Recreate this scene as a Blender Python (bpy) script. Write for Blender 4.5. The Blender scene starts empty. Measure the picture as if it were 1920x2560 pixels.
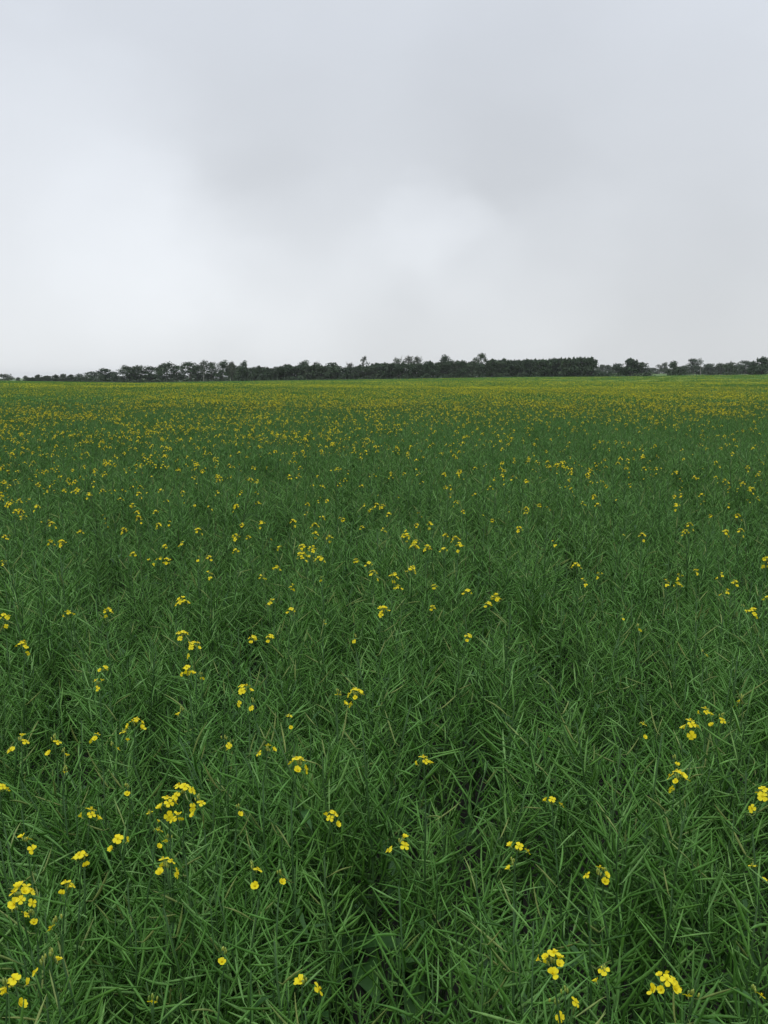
import bpy, math, random
import numpy as np
from mathutils import Vector, Matrix, Euler

SC = bpy.context.scene
COL = SC.collection
R = math.radians

# ------------------------------------------------------------------ camera
F = 2309.0                       # focal length in pixels of the 1920x2560 photograph
YH = 944.0                       # row of the true horizon
PITCH = math.atan((1280 - YH) / F)
CAMZ = 1.77
cam_d = bpy.data.cameras.new("camera")
cam = bpy.data.objects.new("camera", cam_d); COL.objects.link(cam)
cam.location = (0, 0, CAMZ)
cam.rotation_euler = (R(90) - PITCH, 0, 0)
cam_d.sensor_fit = 'VERTICAL'
cam_d.sensor_height = 36.0
cam_d.lens = 36.0 * F / 2560.0
cam_d.clip_start = 0.05
cam_d.clip_end = 9000
SC.camera = cam
SC.render.resolution_x, SC.render.resolution_y = 768, 1024

# ------------------------------------------------------------------ world (overcast sky)
W = bpy.data.worlds.new("World"); SC.world = W; W.use_nodes = True
nt = W.node_tree; nt.nodes.clear()
def N(t, **k):
    n = nt.nodes.new(t)
    for a, b in k.items(): setattr(n, a, b)
    return n
L = lambda a, b: nt.links.new(a, b)
tc = N('ShaderNodeTexCoord')
def math_n(op, a, b=None, clamp=False):
    n = N('ShaderNodeMath', operation=op); n.use_clamp = clamp
    for i, v in enumerate((a, b)):
        if v is None: continue
        if isinstance(v, (int, float)): n.inputs[i].default_value = v
        else: L(v, n.inputs[i])
    return n.outputs[0]
def dir_px(px, py):              # world direction of a pixel of the 1920x2560 photograph
    v = Vector(((px - 960) / F, -(py - 1280) / F, -1)).normalized()
    return (Euler((R(90) - PITCH, 0, 0)).to_matrix() @ v)
# soft warp so that the cloud masses have ragged, smeared outlines
warp = N('ShaderNodeTexNoise'); warp.inputs['Scale'].default_value = 5.0
warp.inputs['Detail'].default_value = 6.0; warp.inputs['Roughness'].default_value = 0.5
mpw = N('ShaderNodeMapping'); mpw.inputs['Scale'].default_value = (1, 1, 1.6)
L(tc.outputs['Generated'], mpw.inputs[0]); L(mpw.outputs[0], warp.inputs['Vector'])
sub = N('ShaderNodeVectorMath', operation='SUBTRACT'); sub.inputs[1].default_value = (.5, .5, .5)
L(warp.outputs['Color'], sub.inputs[0])
scl = N('ShaderNodeVectorMath', operation='SCALE'); scl.inputs['Scale'].default_value = 0.15
L(sub.outputs[0], scl.inputs[0])
addv = N('ShaderNodeVectorMath', operation='ADD'); L(tc.outputs['Generated'], addv.inputs[0]); L(scl.outputs[0], addv.inputs[1])
nrm = N('ShaderNodeVectorMath', operation='NORMALIZE'); L(addv.outputs[0], nrm.inputs[0])
def cloud(px, py, deg, amp):
    d = dir_px(px, py)
    dt = N('ShaderNodeVectorMath', operation='DOT_PRODUCT'); L(nrm.outputs[0], dt.inputs[0]); dt.inputs[1].default_value = d
    mr = N('ShaderNodeMapRange', interpolation_type='SMOOTHERSTEP')
    mr.inputs['From Min'].default_value = math.cos(R(deg)); mr.inputs['From Max'].default_value = 1.0
    mr.inputs['To Min'].default_value = 0; mr.inputs['To Max'].default_value = amp
    L(dt.outputs['Value'], mr.inputs['Value'])
    return mr.outputs[0]
blobs = [(80, 600, 14, .09), (330, 590, 7, .03), (300, 760, 12, .035), (1070, 545, 4.5, .05), (1010, 600, 5, .03), (1150, 640, 5, .035), (1290, 700, 7, .035), (1480, 720, 8, .025), (760, 720, 8, .045),
         (560, 800, 10, .035), (500, 900, 14, .02), (1000, 830, 12, .03),
         (640, 570, 6, -.03), (500, 420, 9, -.02), (1480, 420, 14, -.045), (1000, 360, 11, -.02), (1850, 900, 12, -.03), (1300, 520, 6, -.02),
         (1900, 60, 12, .03)]
tot = 0.742
for b in blobs: tot = math_n('ADD', cloud(*b), tot)
ns = N('ShaderNodeTexNoise'); ns.inputs['Scale'].default_value = 4.2; ns.inputs['Detail'].default_value = 7.0
ns.inputs['Roughness'].default_value = 0.5
L(mpw.outputs[0], ns.inputs['Vector'])
tot = math_n('ADD', tot, math_n('MULTIPLY', math_n('SUBTRACT', ns.outputs[0], .5), .08))
sep = N('ShaderNodeSeparateXYZ'); L(tc.outputs['Generated'], sep.inputs[0])
zen = N('ShaderNodeMapRange', interpolation_type='SMOOTHSTEP')
zen.inputs['From Min'].default_value = 0.42; zen.inputs['From Max'].default_value = 1.0
zen.inputs['To Min'].default_value = 1.0; zen.inputs['To Max'].default_value = 2.15
L(sep.outputs['Z'], zen.inputs['Value'])
tot = math_n('MULTIPLY', tot, zen.outputs[0])
tint = N('ShaderNodeMix', data_type='RGBA')
el = N('ShaderNodeMapRange'); el.inputs['From Min'].default_value = 0.0; el.inputs['From Max'].default_value = 0.33
L(sep.outputs['Z'], el.inputs['Value']); L(el.outputs[0], tint.inputs['Factor'])
tint.inputs[6].default_value = (0.98, 1.01, 1.035, 1); tint.inputs[7].default_value = (0.958, 1.013, 1.10, 1)
mulc = N('ShaderNodeVectorMath', operation='SCALE'); L(tint.outputs[2], mulc.inputs[0]); L(tot, mulc.inputs['Scale'])
sky = N('ShaderNodeTexSky', sky_type='NISHITA'); sky.sun_disc = False
sky.sun_elevation = R(48); sky.sun_rotation = R(200)
bg_s = N('ShaderNodeBackground'); L(sky.outputs[0], bg_s.inputs[0]); bg_s.inputs[1].default_value = 0.05
bg_c = N('ShaderNodeBackground'); L(mulc.outputs[0], bg_c.inputs[0]); bg_c.inputs[1].default_value = 1.0
mx = N('ShaderNodeMixShader'); mx.inputs[0].default_value = 0.94      # thin share of blue through the cloud deck
L(bg_s.outputs[0], mx.inputs[1]); L(bg_c.outputs[0], mx.inputs[2])
wo = N('ShaderNodeOutputWorld'); L(mx.outputs[0], wo.inputs[0])

# ------------------------------------------------------------------ sun (veiled by cloud)
sd = bpy.data.lights.new("sun", 'SUN'); sun = bpy.data.objects.new("sun", sd); COL.objects.link(sun)
sd.energy = 0.6; sd.angle = R(35); sd.color = (1, .97, .93)
az = R(200)
sun.rotation_euler = Vector((math.sin(az) * math.cos(R(48)), math.cos(az) * math.cos(R(48)), math.sin(R(48)))).to_track_quat('Z', 'Y').to_euler()
vs = SC.view_settings
vs.view_transform = 'Standard'; vs.look = 'None'; vs.exposure = 0.0; vs.gamma = 1; vs.use_curve_mapping = False

# ------------------------------------------------------------------ materials
def mat(name, build):
    m = bpy.data.materials.new(name); m.use_nodes = True
    t = m.node_tree; b = t.nodes['Principled BSDF']
    build(t, b); return m
def ramp(t, src, stops):
    r = t.nodes.new('ShaderNodeValToRGB'); e = r.color_ramp.elements
    while len(e) < len(stops): e.new(0.5)
    for k, (p, c) in zip(e, stops): k.position = p; k.color = (*c, 1)
    t.links.new(src, r.inputs[0]); return r.outputs[0]
def noise(t, scale, detail=3, coord='Object', rough=.55, mscale=(1, 1, 1)):
    c = t.nodes.new('ShaderNodeTexCoord'); m = t.nodes.new('ShaderNodeMapping'); n = t.nodes.new('ShaderNodeTexNoise')
    m.inputs['Scale'].default_value = mscale
    t.links.new(c.outputs[coord], m.inputs[0]); t.links.new(m.outputs[0], n.inputs['Vector'])
    n.inputs['Scale'].default_value = scale; n.inputs['Detail'].default_value = detail; n.inputs['Roughness'].default_value = rough
    return n.outputs['Fac']
def mixc(t, f, a, b, mode='MIX'):
    m = t.nodes.new('ShaderNodeMix'); m.data_type = 'RGBA'; m.blend_type = mode
    for s, v in ((0, f), (6, a), (7, b)):
        if isinstance(v, (int, float)): m.inputs[s].default_value = v
        elif isinstance(v, tuple): m.inputs[s].default_value = (*v, 1)
        else: t.links.new(v, m.inputs[s])
    return m.outputs[2]
def island(stops, rough, nscale=60, namt=.25, spec=.5, sss=None):
    def f(t, b):
        g = t.nodes.new('ShaderNodeNewGeometry')
        oi = t.nodes.new('ShaderNodeObjectInfo')
        c = ramp(t, g.outputs['Random Per Island'], stops)
        c2 = ramp(t, oi.outputs['Random'], [(0, (.86, .93, .84)), (.5, (1, 1, 1)), (1, (1.12, 1.05, 1.0))])
        c = mixc(t, 1.0, c, c2, 'MULTIPLY')
        n = noise(t, nscale)
        v = ramp(t, n, [(.25, (1 - namt,) * 3), (.75, (1 + namt,) * 3)])
        c = mixc(t, 1.0, c, v, 'MULTIPLY')
        t.links.new(c, b.inputs['Base Color'])
        b.inputs['Roughness'].default_value = rough
        b.inputs['Specular IOR Level'].default_value = spec
    return f
M = {}
M['pod'] = mat('pod_green', island([(0, (.028, .088, .011)), (.3, (.054, .150, .020)), (.6, (.083, .210, .032)), (.85, (.118, .270, .060)), (.992, (.15, .29, .08)), (1, (.23, .21, .06))], .5, 90, spec=.25))
M['stem'] = mat('stem_green', island([(0, (.022, .065, .014)), (.6, (.042, .098, .028)), (.85, (.060, .095, .038)), (1, (.08, .065, .04))], .55, 25, spec=.2))
M['leaf'] = mat('leaf_bluegreen', island([(0, (.020, .070, .012)), (.6, (.034, .100, .022)), (1, (.070, .15, .06))], .55, 30, spec=.25))
M['bud'] = mat('bud_green', island([(0, (.16, .24, .04)), (1, (.30, .34, .05))], .5, 60))
def petal(t, b):
    oi = t.nodes.new('ShaderNodeObjectInfo'); g = t.nodes.new('ShaderNodeNewGeometry')
    c = ramp(t, g.outputs['Random Per Island'], [(0, (.85, .62, .006)), (.3, (.91, .77, .012)), (1, (.95, .86, .035))])
    v = ramp(t, noise(t, 220), [(.3, (.85, .82, .8)), (.7, (1, 1, 1))])
    t.links.new(mixc(t, 1.0, c, v, 'MULTIPLY'), b.inputs['Base Color'])
    b.inputs['Roughness'].default_value = .55; b.inputs['Specular IOR Level'].default_value = .2
    tr = t.nodes.new('ShaderNodeBsdfTranslucent'); t.links.new(c, tr.inputs[0])
    mxs = t.nodes.new('ShaderNodeMixShader'); mxs.inputs[0].default_value = .3
    o = t.nodes['Material Output']
    t.links.new(b.outputs[0], mxs.inputs[1]); t.links.new(tr.outputs[0], mxs.inputs[2]); t.links.new(mxs.outputs[0], o.inputs[0])
M['petal'] = mat('petal_yellow', petal)
def soil(t, b):
    c = ramp(t, noise(t, 3, 8, rough=.7), [(.3, (.007, .009, .004)), (.7, (.018, .020, .010))])
    t.links.new(c, b.inputs['Base Color']); b.inputs['Roughness'].default_value = .95
M['soil'] = mat('dark_soil', soil)
def canopy(t, b):
    a = noise(t, .9, 6, rough=.7, mscale=(.6, 1, 1)); bb = noise(t, .035, 4, rough=.6, mscale=(.45, 1, 1)); sp = noise(t, 5.5, 4, rough=.75, mscale=(.5, 1, 1))
    g = ramp(t, a, [(.3, (.115, .200, .035)), (.7, (.165, .265, .055))])
    yf = t.nodes.new('ShaderNodeMath'); yf.operation = 'MULTIPLY'
    t.links.new(ramp(t, bb, [(.38, (.10,) * 3), (.6, (.45,) * 3)]), yf.inputs[0])
    t.links.new(ramp(t, sp, [(.46, (0, 0, 0)), (.58, (1, 1, 1))]), yf.inputs[1])
    t.links.new(mixc(t, yf.outputs[0], g, (.42, .38, .03)), b.inputs['Base Color'])
    b.inputs['Roughness'].default_value = .9; b.inputs['Specular IOR Level'].default_value = .2
M['canopy'] = mat('crop_canopy', canopy)
def meadow(t, b):
    c = ramp(t, noise(t, .02, 6, rough=.65, mscale=(.5, 1, 1)), [(.3, (.055, .115, .016)), (.7, (.090, .165, .026))])
    t.links.new(c, b.inputs['Base Color']); b.inputs['Roughness'].default_value = .95
def ground_m(t, b):
    # soil under the crop, pale green meadow beyond the tree belt (an authored boundary in the land itself)
    c = t.nodes.new('ShaderNodeTexCoord'); s = t.nodes.new('ShaderNodeSeparateXYZ'); t.links.new(c.outputs['Object'], s.inputs[0])
    mr = t.nodes.new('ShaderNodeMapRange'); mr.inputs['From Min'].default_value = 446; mr.inputs['From Max'].default_value = 452
    t.links.new(s.outputs['Y'], mr.inputs[0])
    a = ramp(t, noise(t, 3, 8, rough=.7), [(.3, (.007, .009, .004)), (.7, (.018, .020, .010))])
    d = ramp(t, noise(t, .02, 6, rough=.65, mscale=(.5, 1, 1)), [(.3, (.055, .115, .016)), (.7, (.090, .165, .026))])
    t.links.new(mixc(t, mr.outputs[0], a, d), b.inputs['Base Color']); b.inputs['Roughness'].default_value = .95
M['ground'] = mat('field_ground', ground_m)
def leafm(lo, hi, name):
    M[name] = mat(name, island([(0, lo), (.7, hi), (1, tuple(x * 1.35 for x in hi))], .6, .6, .3, .3))
leafm((.024, .046, .022), (.046, .080, .036), 'dark_foliage')
leafm((.034, .056, .028), (.062, .092, .048), 'mid_foliage')
leafm((.045, .060, .040), (.080, .098, .066), 'pale_foliage')
leafm((.05, .074, .045), (.085, .115, .075), 'distant_foliage')
M['bark'] = mat('dark_bark', island([(0, (.05, .045, .04)), (1, (.10, .095, .085))], .8, 3))
M['pale_bark'] = mat('pale_bark', island([(0, (.22, .22, .20)), (1, (.36, .35, .32))], .8, 3))

# ------------------------------------------------------------------ mesh helpers
class MB:
    def __init__(s): s.v = []; s.f = []; s.m = []; s.n = 0
    def add(s, v, f, m=0):
        v = np.asarray(v, float); s.v.append(v); s.f += [tuple(i + s.n for i in q) for q in f]; s.m += [m] * len(f); s.n += len(v)
    def merge(s, o, mi=None, M4=None):
        v = np.concatenate(o.v) if o.v else np.zeros((0, 3))
        if M4 is not None:
            A = np.array(M4); v = v @ A[:3, :3].T + A[:3, 3]
        s.v.append(v); s.f += [tuple(i + s.n for i in q) for q in o.f]
        s.m += [mi] * len(o.f) if mi is not None else list(o.m); s.n += len(v)
    def mesh(s, name, mats, smooth=True):
        me = bpy.data.meshes.new(name)
        me.from_pydata(np.concatenate(s.v).tolist() if s.v else [], [], s.f)
        for m in mats: me.materials.append(m)
        if len(mats) > 1: me.polygons.foreach_set('material_index', s.m)
        me.polygons.foreach_set('use_smooth', [smooth] * len(s.f))
        me.update(); return me
def tube(mb, P, rad, n=5, m=0):
    P = np.asarray(P, float); k = len(P)
    T = np.gradient(P, axis=0); T /= np.linalg.norm(T, axis=1)[:, None] + 1e-12
    ref = np.array([0, 0, 1.]) if abs(T[0][2]) < .9 else np.array([1., 0, 0])
    V = []
    a = np.arange(n) * 2 * math.pi / n
    for i in range(k):
        u = np.cross(T[i], ref); u /= np.linalg.norm(u) + 1e-12; w = np.cross(T[i], u)
        V.append(P[i] + rad[i] * (np.cos(a)[:, None] * u + np.sin(a)[:, None] * w))
    V = np.concatenate(V)
    Fc = [(i * n + j, i * n + (j + 1) % n, (i + 1) * n + (j + 1) % n, (i + 1) * n + j) for i in range(k - 1) for j in range(n)]
    Fc.append(tuple(range((k - 1) * n, k * n)))
    mb.add(V, Fc, m)
def link(name, me, parent=None, loc=None, rot=None, scale=None):
    o = bpy.data.objects.new(name, me); COL.objects.link(o)
    if parent: o.parent = parent
    if loc is not None: o.location = loc
    if rot is not None: o.rotation_euler = rot
    if scale is not None: o.scale = scale if hasattr(scale, '__len__') else (scale,) * 3
    return o
def tag(o, label, cat, group=None):
    o['label'] = label; o['category'] = cat
    if group: o['group'] = group
    return o

# ------------------------------------------------------------------ terrain
EX = np.array([-4000, -600, 0, 350, 640, 1000, 1280, 1500, 1632, 1680, 1920, 2600, 5000.])
EY = np.array([948, 948, 951.5, 956.5, 952, 947.5, 943, 942, 941, 939.5, 937.5, 936, 936.])
CANO = 1.0
def smooth(a, b, x):
    t = np.clip((x - a) / (b - a), 0, 1); return t * t * (3 - 2 * t)
def H(x, y):
    x = np.asarray(x, float); y = np.asarray(y, float)
    yy = np.maximum(y, 1.0); px = 960 + F * np.clip(x / yy, -1.4, 1.4)
    e = CAMZ - (np.interp(px, EX, EY) - YH) / F * 440 - CANO
    far = np.interp(px, [-2000, 500, 1100, 1500, 2600], [-3.0, -3.0, 0.5, 5.9, 6.2])
    h = e * smooth(60, 440, y)
    h = h + (far - e) * smooth(470, 900, y)
    h = h + .10 * np.sin(x * .11 + y * .045) * smooth(25, 60, y) * (1 - smooth(300, 420, y))
    return h
gx = np.concatenate([np.linspace(-3500, -400, 20), np.linspace(-360, 360, 110), np.linspace(400, 3500, 20)])
gy = np.concatenate([np.linspace(-600, -20, 8), np.linspace(0, 1000, 130), np.linspace(1050, 6000, 25)])
X, Y = np.meshgrid(gx, gy); Z = H(X, Y)
nx = len(gx)
gm = MB(); gm.add(np.stack([X.ravel(), Y.ravel(), Z.ravel()], 1),
    [(j * nx + i, j * nx + i + 1, (j + 1) * nx + i + 1, (j + 1) * nx + i) for j in range(len(gy) - 1) for i in range(nx - 1)])
g = link('ground', gm.mesh('ground', [M['ground']])); g['kind'] = 'structure'

# ------------------------------------------------------------------ canola parts
rng = np.random.default_rng(7)
def U(a, b): return rng.uniform(a, b)
def pod(mb, p, axis, az, size=1.0, lean=None):
    """one seed pod: pedicel, beaded body, beak; starts at p on a stem running along axis"""
    ref = np.array([1., 0, 0]) if abs(axis[0]) < .8 else np.array([0, 1., 0])
    u = np.cross(axis, ref); u /= np.linalg.norm(u); w = np.cross(axis, u)
    rad = math.cos(az) * u + math.sin(az) * w
    e1 = R(U(5, 35)); e2 = R(U(18, 60)) if lean is None else lean
    d1 = rad * math.cos(e1) + axis * math.sin(e1)
    d2 = rad * math.cos(e2) + axis * math.sin(e2)
    side = np.cross(d2, axis) * U(-.18, .18)
    lp = U(.012, .022) * size; lb = U(.045, .075) * size; r = U(.0018, .0026) * size
    P = [p, p + d1 * lp * .5, p + d1 * lp]
    q = P[-1]; rr = [.0006 * size, .0006 * size, .0009 * size]
    k = 7
    cur = U(-.35, .75); bnd = U(-.25, .25)
    d = d2 + side; d /= np.linalg.norm(d)
    for i in range(1, k + 1):
        d = d + axis * cur / k + np.cross(d, axis) * bnd / k; d /= np.linalg.norm(d)
        q = q + d * lb / k; P.append(q)
        t = i / k
        rr.append(r * (math.sin(math.pi * (.12 + .80 * t)) ** .5) * (1 + (.10 if i % 2 else -.06)))
    rr[-1] = .0010 * size
    q = q + d * U(.008, .013) * size; P.append(q); rr.append(.0003)
    tube(mb, P, rr, 5)
def curve_stem(p0, p1, bow, k=9):
    p0 = np.array(p0); p1 = np.array(p1)
    t = np.linspace(0, 1, k)[:, None]
    c = np.array([p0[0] * .25 + p1[0] * .75, p0[1] * .25 + p1[1] * .75, p0[2] * .6 + p1[2] * .4]) + bow
    return (1 - t) ** 2 * p0 + 2 * (1 - t) * t * c + t ** 2 * p1
def raceme(P, npod, start, size=1.0):
    mb = MB(); seg = np.linalg.norm(np.diff(P, axis=0), axis=1); cum = np.concatenate([[0], np.cumsum(seg)]); Lg = cum[-1]
    az = U(0, 6.28)
    for i in range(npod):
        s = Lg * (start + (1 - start) * (i + .5 * U(0, 1)) / npod)
        p = np.array([np.interp(s, cum, P[:, a]) for a in range(3)])
        p2 = np.array([np.interp(min(s + .02, Lg), cum, P[:, a]) for a in range(3)]); p1 = np.array([np.interp(s - .02, cum, P[:, a]) for a in range(3)])
        ax = p2 - p1; ax /= np.linalg.norm(ax)
        az += 2.4 + U(-.4, .4)
        top = i / npod
        sz = size * (1.0 if top < .75 else 1.0 - (top - .75) * 1.6) * U(.85, 1.1)
        pod(mb, p, ax, az, sz)
    return mb
def leaf_mesh(length, width, curl):
    mb = MB(); V = []; k = 8
    for i in range(k + 1):
        t = i / k; w = width * (math.sin(math.pi * (.04 + .96 * t ** .8)) ** .8) * (1 - .15 * t)
        x = length * t; z = -curl * length * t * t + .15 * length * t; wob = .12 * width * math.sin(t * 17)
        V += [(x, -w + wob, z + w * .5), (x, 0, z), (x, w + wob, z + w * .5)]
    mb.add(V, [(3 * i + j, 3 * i + j + 1, 3 * i + j + 4, 3 * i + j + 3) for i in range(k) for j in (0, 1)])
    return mb
LEAFS = [leaf_mesh(U(.05, .10), U(.004, .009), U(.2, .9)) for _ in range(5)] + [leaf_mesh(U(.11, .16), U(.018, .03), U(.5, 1.0)) for _ in range(3)]

def make_plant():
    """returns dict of part builders in plant-local space"""
    top = U(.93, 1.05); lx, ly = U(-.05, .05), U(-.05, .05)
    Pm = curve_stem((0, 0, -.02), (lx, ly, top), np.array([U(-.03, .03), U(-.03, .03), 0]), 12)
    sm = MB(); tube(sm, Pm, np.linspace(.0048, .0014, 12), 6)
    racs = []
    pods_m = raceme(Pm, int(U(32, 42)), .56)
    nb = int(rng.integers(4, 6)); a0 = U(0, 6.28)
    for b in range(nb):
        t = U(.30, .66); i = int(t * 11); p0 = Pm[i]
        a = a0 + b * 2.4 + U(-.4, .4); ro = U(.04, .15)
        zt = top - U(.0, .24)
        p1 = (p0[0] + math.cos(a) * ro, p0[1] + math.sin(a) * ro, max(zt, p0[2] + .22))
        P = curve_stem(p0, p1, np.array([math.cos(a) * ro * .25, math.sin(a) * ro * .25, 0]), 9)
        bm = MB(); tube(bm, P, np.linspace(.0028, .0010, 9), 5)
        racs.append((bm, raceme(P, int(U(25, 37)), U(.22, .38))))
    leaves = []
    for k in range(4):
        big = k >= 2
        z = U(.55, .85) * top if not big else U(.2, .55) * top
        p = [np.interp(z, Pm[:, 2], Pm[:, a]) for a in range(3)]
        li = int(rng.integers(0, 5)) if not big else int(rng.integers(5, 8))
        leaves.append((li, p, (0, U(-.5, .3), U(0, 6.28))))
    return dict(stem=sm, stem_pods=pods_m, racs=racs, leaves=leaves, tip=Pm[-1])

NPROTO = 10
PL = [make_plant() for _ in range(NPROTO)]

# flowers ------------------------------------------------------------
def flower_mb(openness, miss=0):
    """four petals on a short green calyx, axis +z, centre at origin"""
    mb = MB()
    for k in range(4 - miss):
        a = k * math.pi / 2 + U(-.15, .15); el = R(U(5, 25)) if openness > .7 else R(U(50, 72))
        Lp = U(.0085, .0105); Wp = U(.0042, .0055); V = []; n = 5
        ca, sa = math.cos(a), math.sin(a)
        for i in range(n + 1):
            t = i / n; w = Wp * (math.sin(math.pi * (t ** 1.5) * .80 + .12) ** .7)
            r_ = Lp * t * math.cos(el * (1 - .35 * t)) + .0008; z = Lp * t * math.sin(el) * (1 - .30 * t) - (.0022 * t * t if openness > .7 else 0)
            for s in (-1, 0, 1):
                zz = z + (.0008 if s else 0) + U(-.0003, .0003)
                V.append((ca * r_ - sa * w * s, sa * r_ + ca * w * s, zz))
        mb.add(V, [(3 * i + j, 3 * i + j + 1, 3 * i + j + 4, 3 * i + j + 3) for i in range(n) for j in (0, 1)], 0)
    for k in range(5):                                  # stamens
        a = k * 1.26; q = np.array([math.cos(a) * .0014, math.sin(a) * .0014, 0])
        tube(mb, [q * .4, q + (0, 0, .003), q * 1.3 + (0, 0, .0048)], [.0004, .0004, .0007], 4, 0)
    tube(mb, [(0, 0, -.0055), (0, 0, -.003), (0, 0, 0)], [.0008, .0015, .0011], 5, 1)
    return mb
FL = [flower_mb(1), flower_mb(.4), flower_mb(1), flower_mb(.4), flower_mb(1, 1), flower_mb(.3, 1), flower_mb(1), flower_mb(.5), flower_mb(.5, 2)]
def look(d):                                             # rotation taking +z to d
    return Vector(d).to_track_quat('Z', 'Y').to_matrix().to_4x4()
def cluster(n):
    """(stalk+bud+pedicel mesh, [(flower index, 4x4)]) with the stalk base at origin"""
    hgt = .055 + .004 * n + U(-.01, .01)
    mb = MB(); tube(mb, [(0, 0, -.01), (U(-.003, .003), U(-.003, .003), hgt * .5), (0, 0, hgt)], [.0013, .0011, .0009], 5, 0)
    fl = []
    az = U(0, 6.28)
    for i in range(n):
        t = i / max(n - 1, 1) if n > 1 else .5
        az += 2.4 + U(-.5, .5)
        z = hgt - .016 + .014 * t + (U(-.02, 0) if n <= 2 else 0) - (U(.01, .03) if n > 3 and U(0, 1) < .07 else 0); el = R(20 + 45 * t + U(-12, 12)); rl = (.011 + .0004 * n - .006 * t) * U(.8, 1.2)
        d = np.array([math.cos(az) * math.cos(el), math.sin(az) * math.cos(el), math.sin(el)])
        p0 = np.array([0, 0, z]); p1 = p0 + d * rl
        tube(mb, [p0, p0 + d * rl * .5 + (0, 0, .001), p1], [.0006, .0005, .0006], 4, 0)
        dd = d + (0, 0, U(0, .9)); s = U(.55, .86)
        m = Matrix.Translation(p1 + d * .004) @ look(dd) @ Matrix.Rotation(U(0, 6.28), 4, 'Z') @ Matrix.Scale(s, 4)
        fl.append((int(rng.integers(0, len(FL))), m))
    for i in range(int(4 + n)):                          # buds in the middle
        a = U(0, 6.28); r_ = U(0, .006); q = np.array([math.cos(a) * r_, math.sin(a) * r_, hgt + U(-.002, .005)])
        tube(mb, [q - (0, 0, .003), q - (0, 0, .001), q + (0, 0, .002), q + (0, 0, .0035)], [.0005, .0013, .0013, .0005], 5, 1)
    return mb, fl, hgt
CSIZES = [1, 1, 2, 2, 3, 3, 4, 5, 5, 6, 8, 8, 10, 12, 14, 18]
CL = [cluster(n) for n in CSIZES]
def pick_cluster(n):
    c = [i for i, s in enumerate(CSIZES) if abs(s - n) == min(abs(q - n) for q in CSIZES)]
    return int(rng.choice(c))
FM = [f.mesh('flower', [M['petal'], M['bud']]) for f in FL]
CM = [c[0].mesh('flower_cluster', [M['stem'], M['bud']]) for c in CL]
LM = [l.mesh('leaf', [M['leaf']]) for l in LEAFS]
PM = []
for p in PL:
    PM.append(dict(stem=p['stem'].mesh('stem', [M['stem']]), pods=p['stem_pods'].mesh('seed_pods', [M['pod']]),
        racs=[(a.mesh('branch', [M['stem']]), b.mesh('seed_pods', [M['pod']])) for a, b in p['racs']]))

# ------------------------------------------------------------------ crop layout
def px_dir(px, py): return dir_px(px, py)
def at_height(px, py, z):
    d = px_dir(px, py); t = (z - CAMZ) / d.z
    return Vector((d.x * t, d.y * t, z))
K = 1920 / 1659
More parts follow.
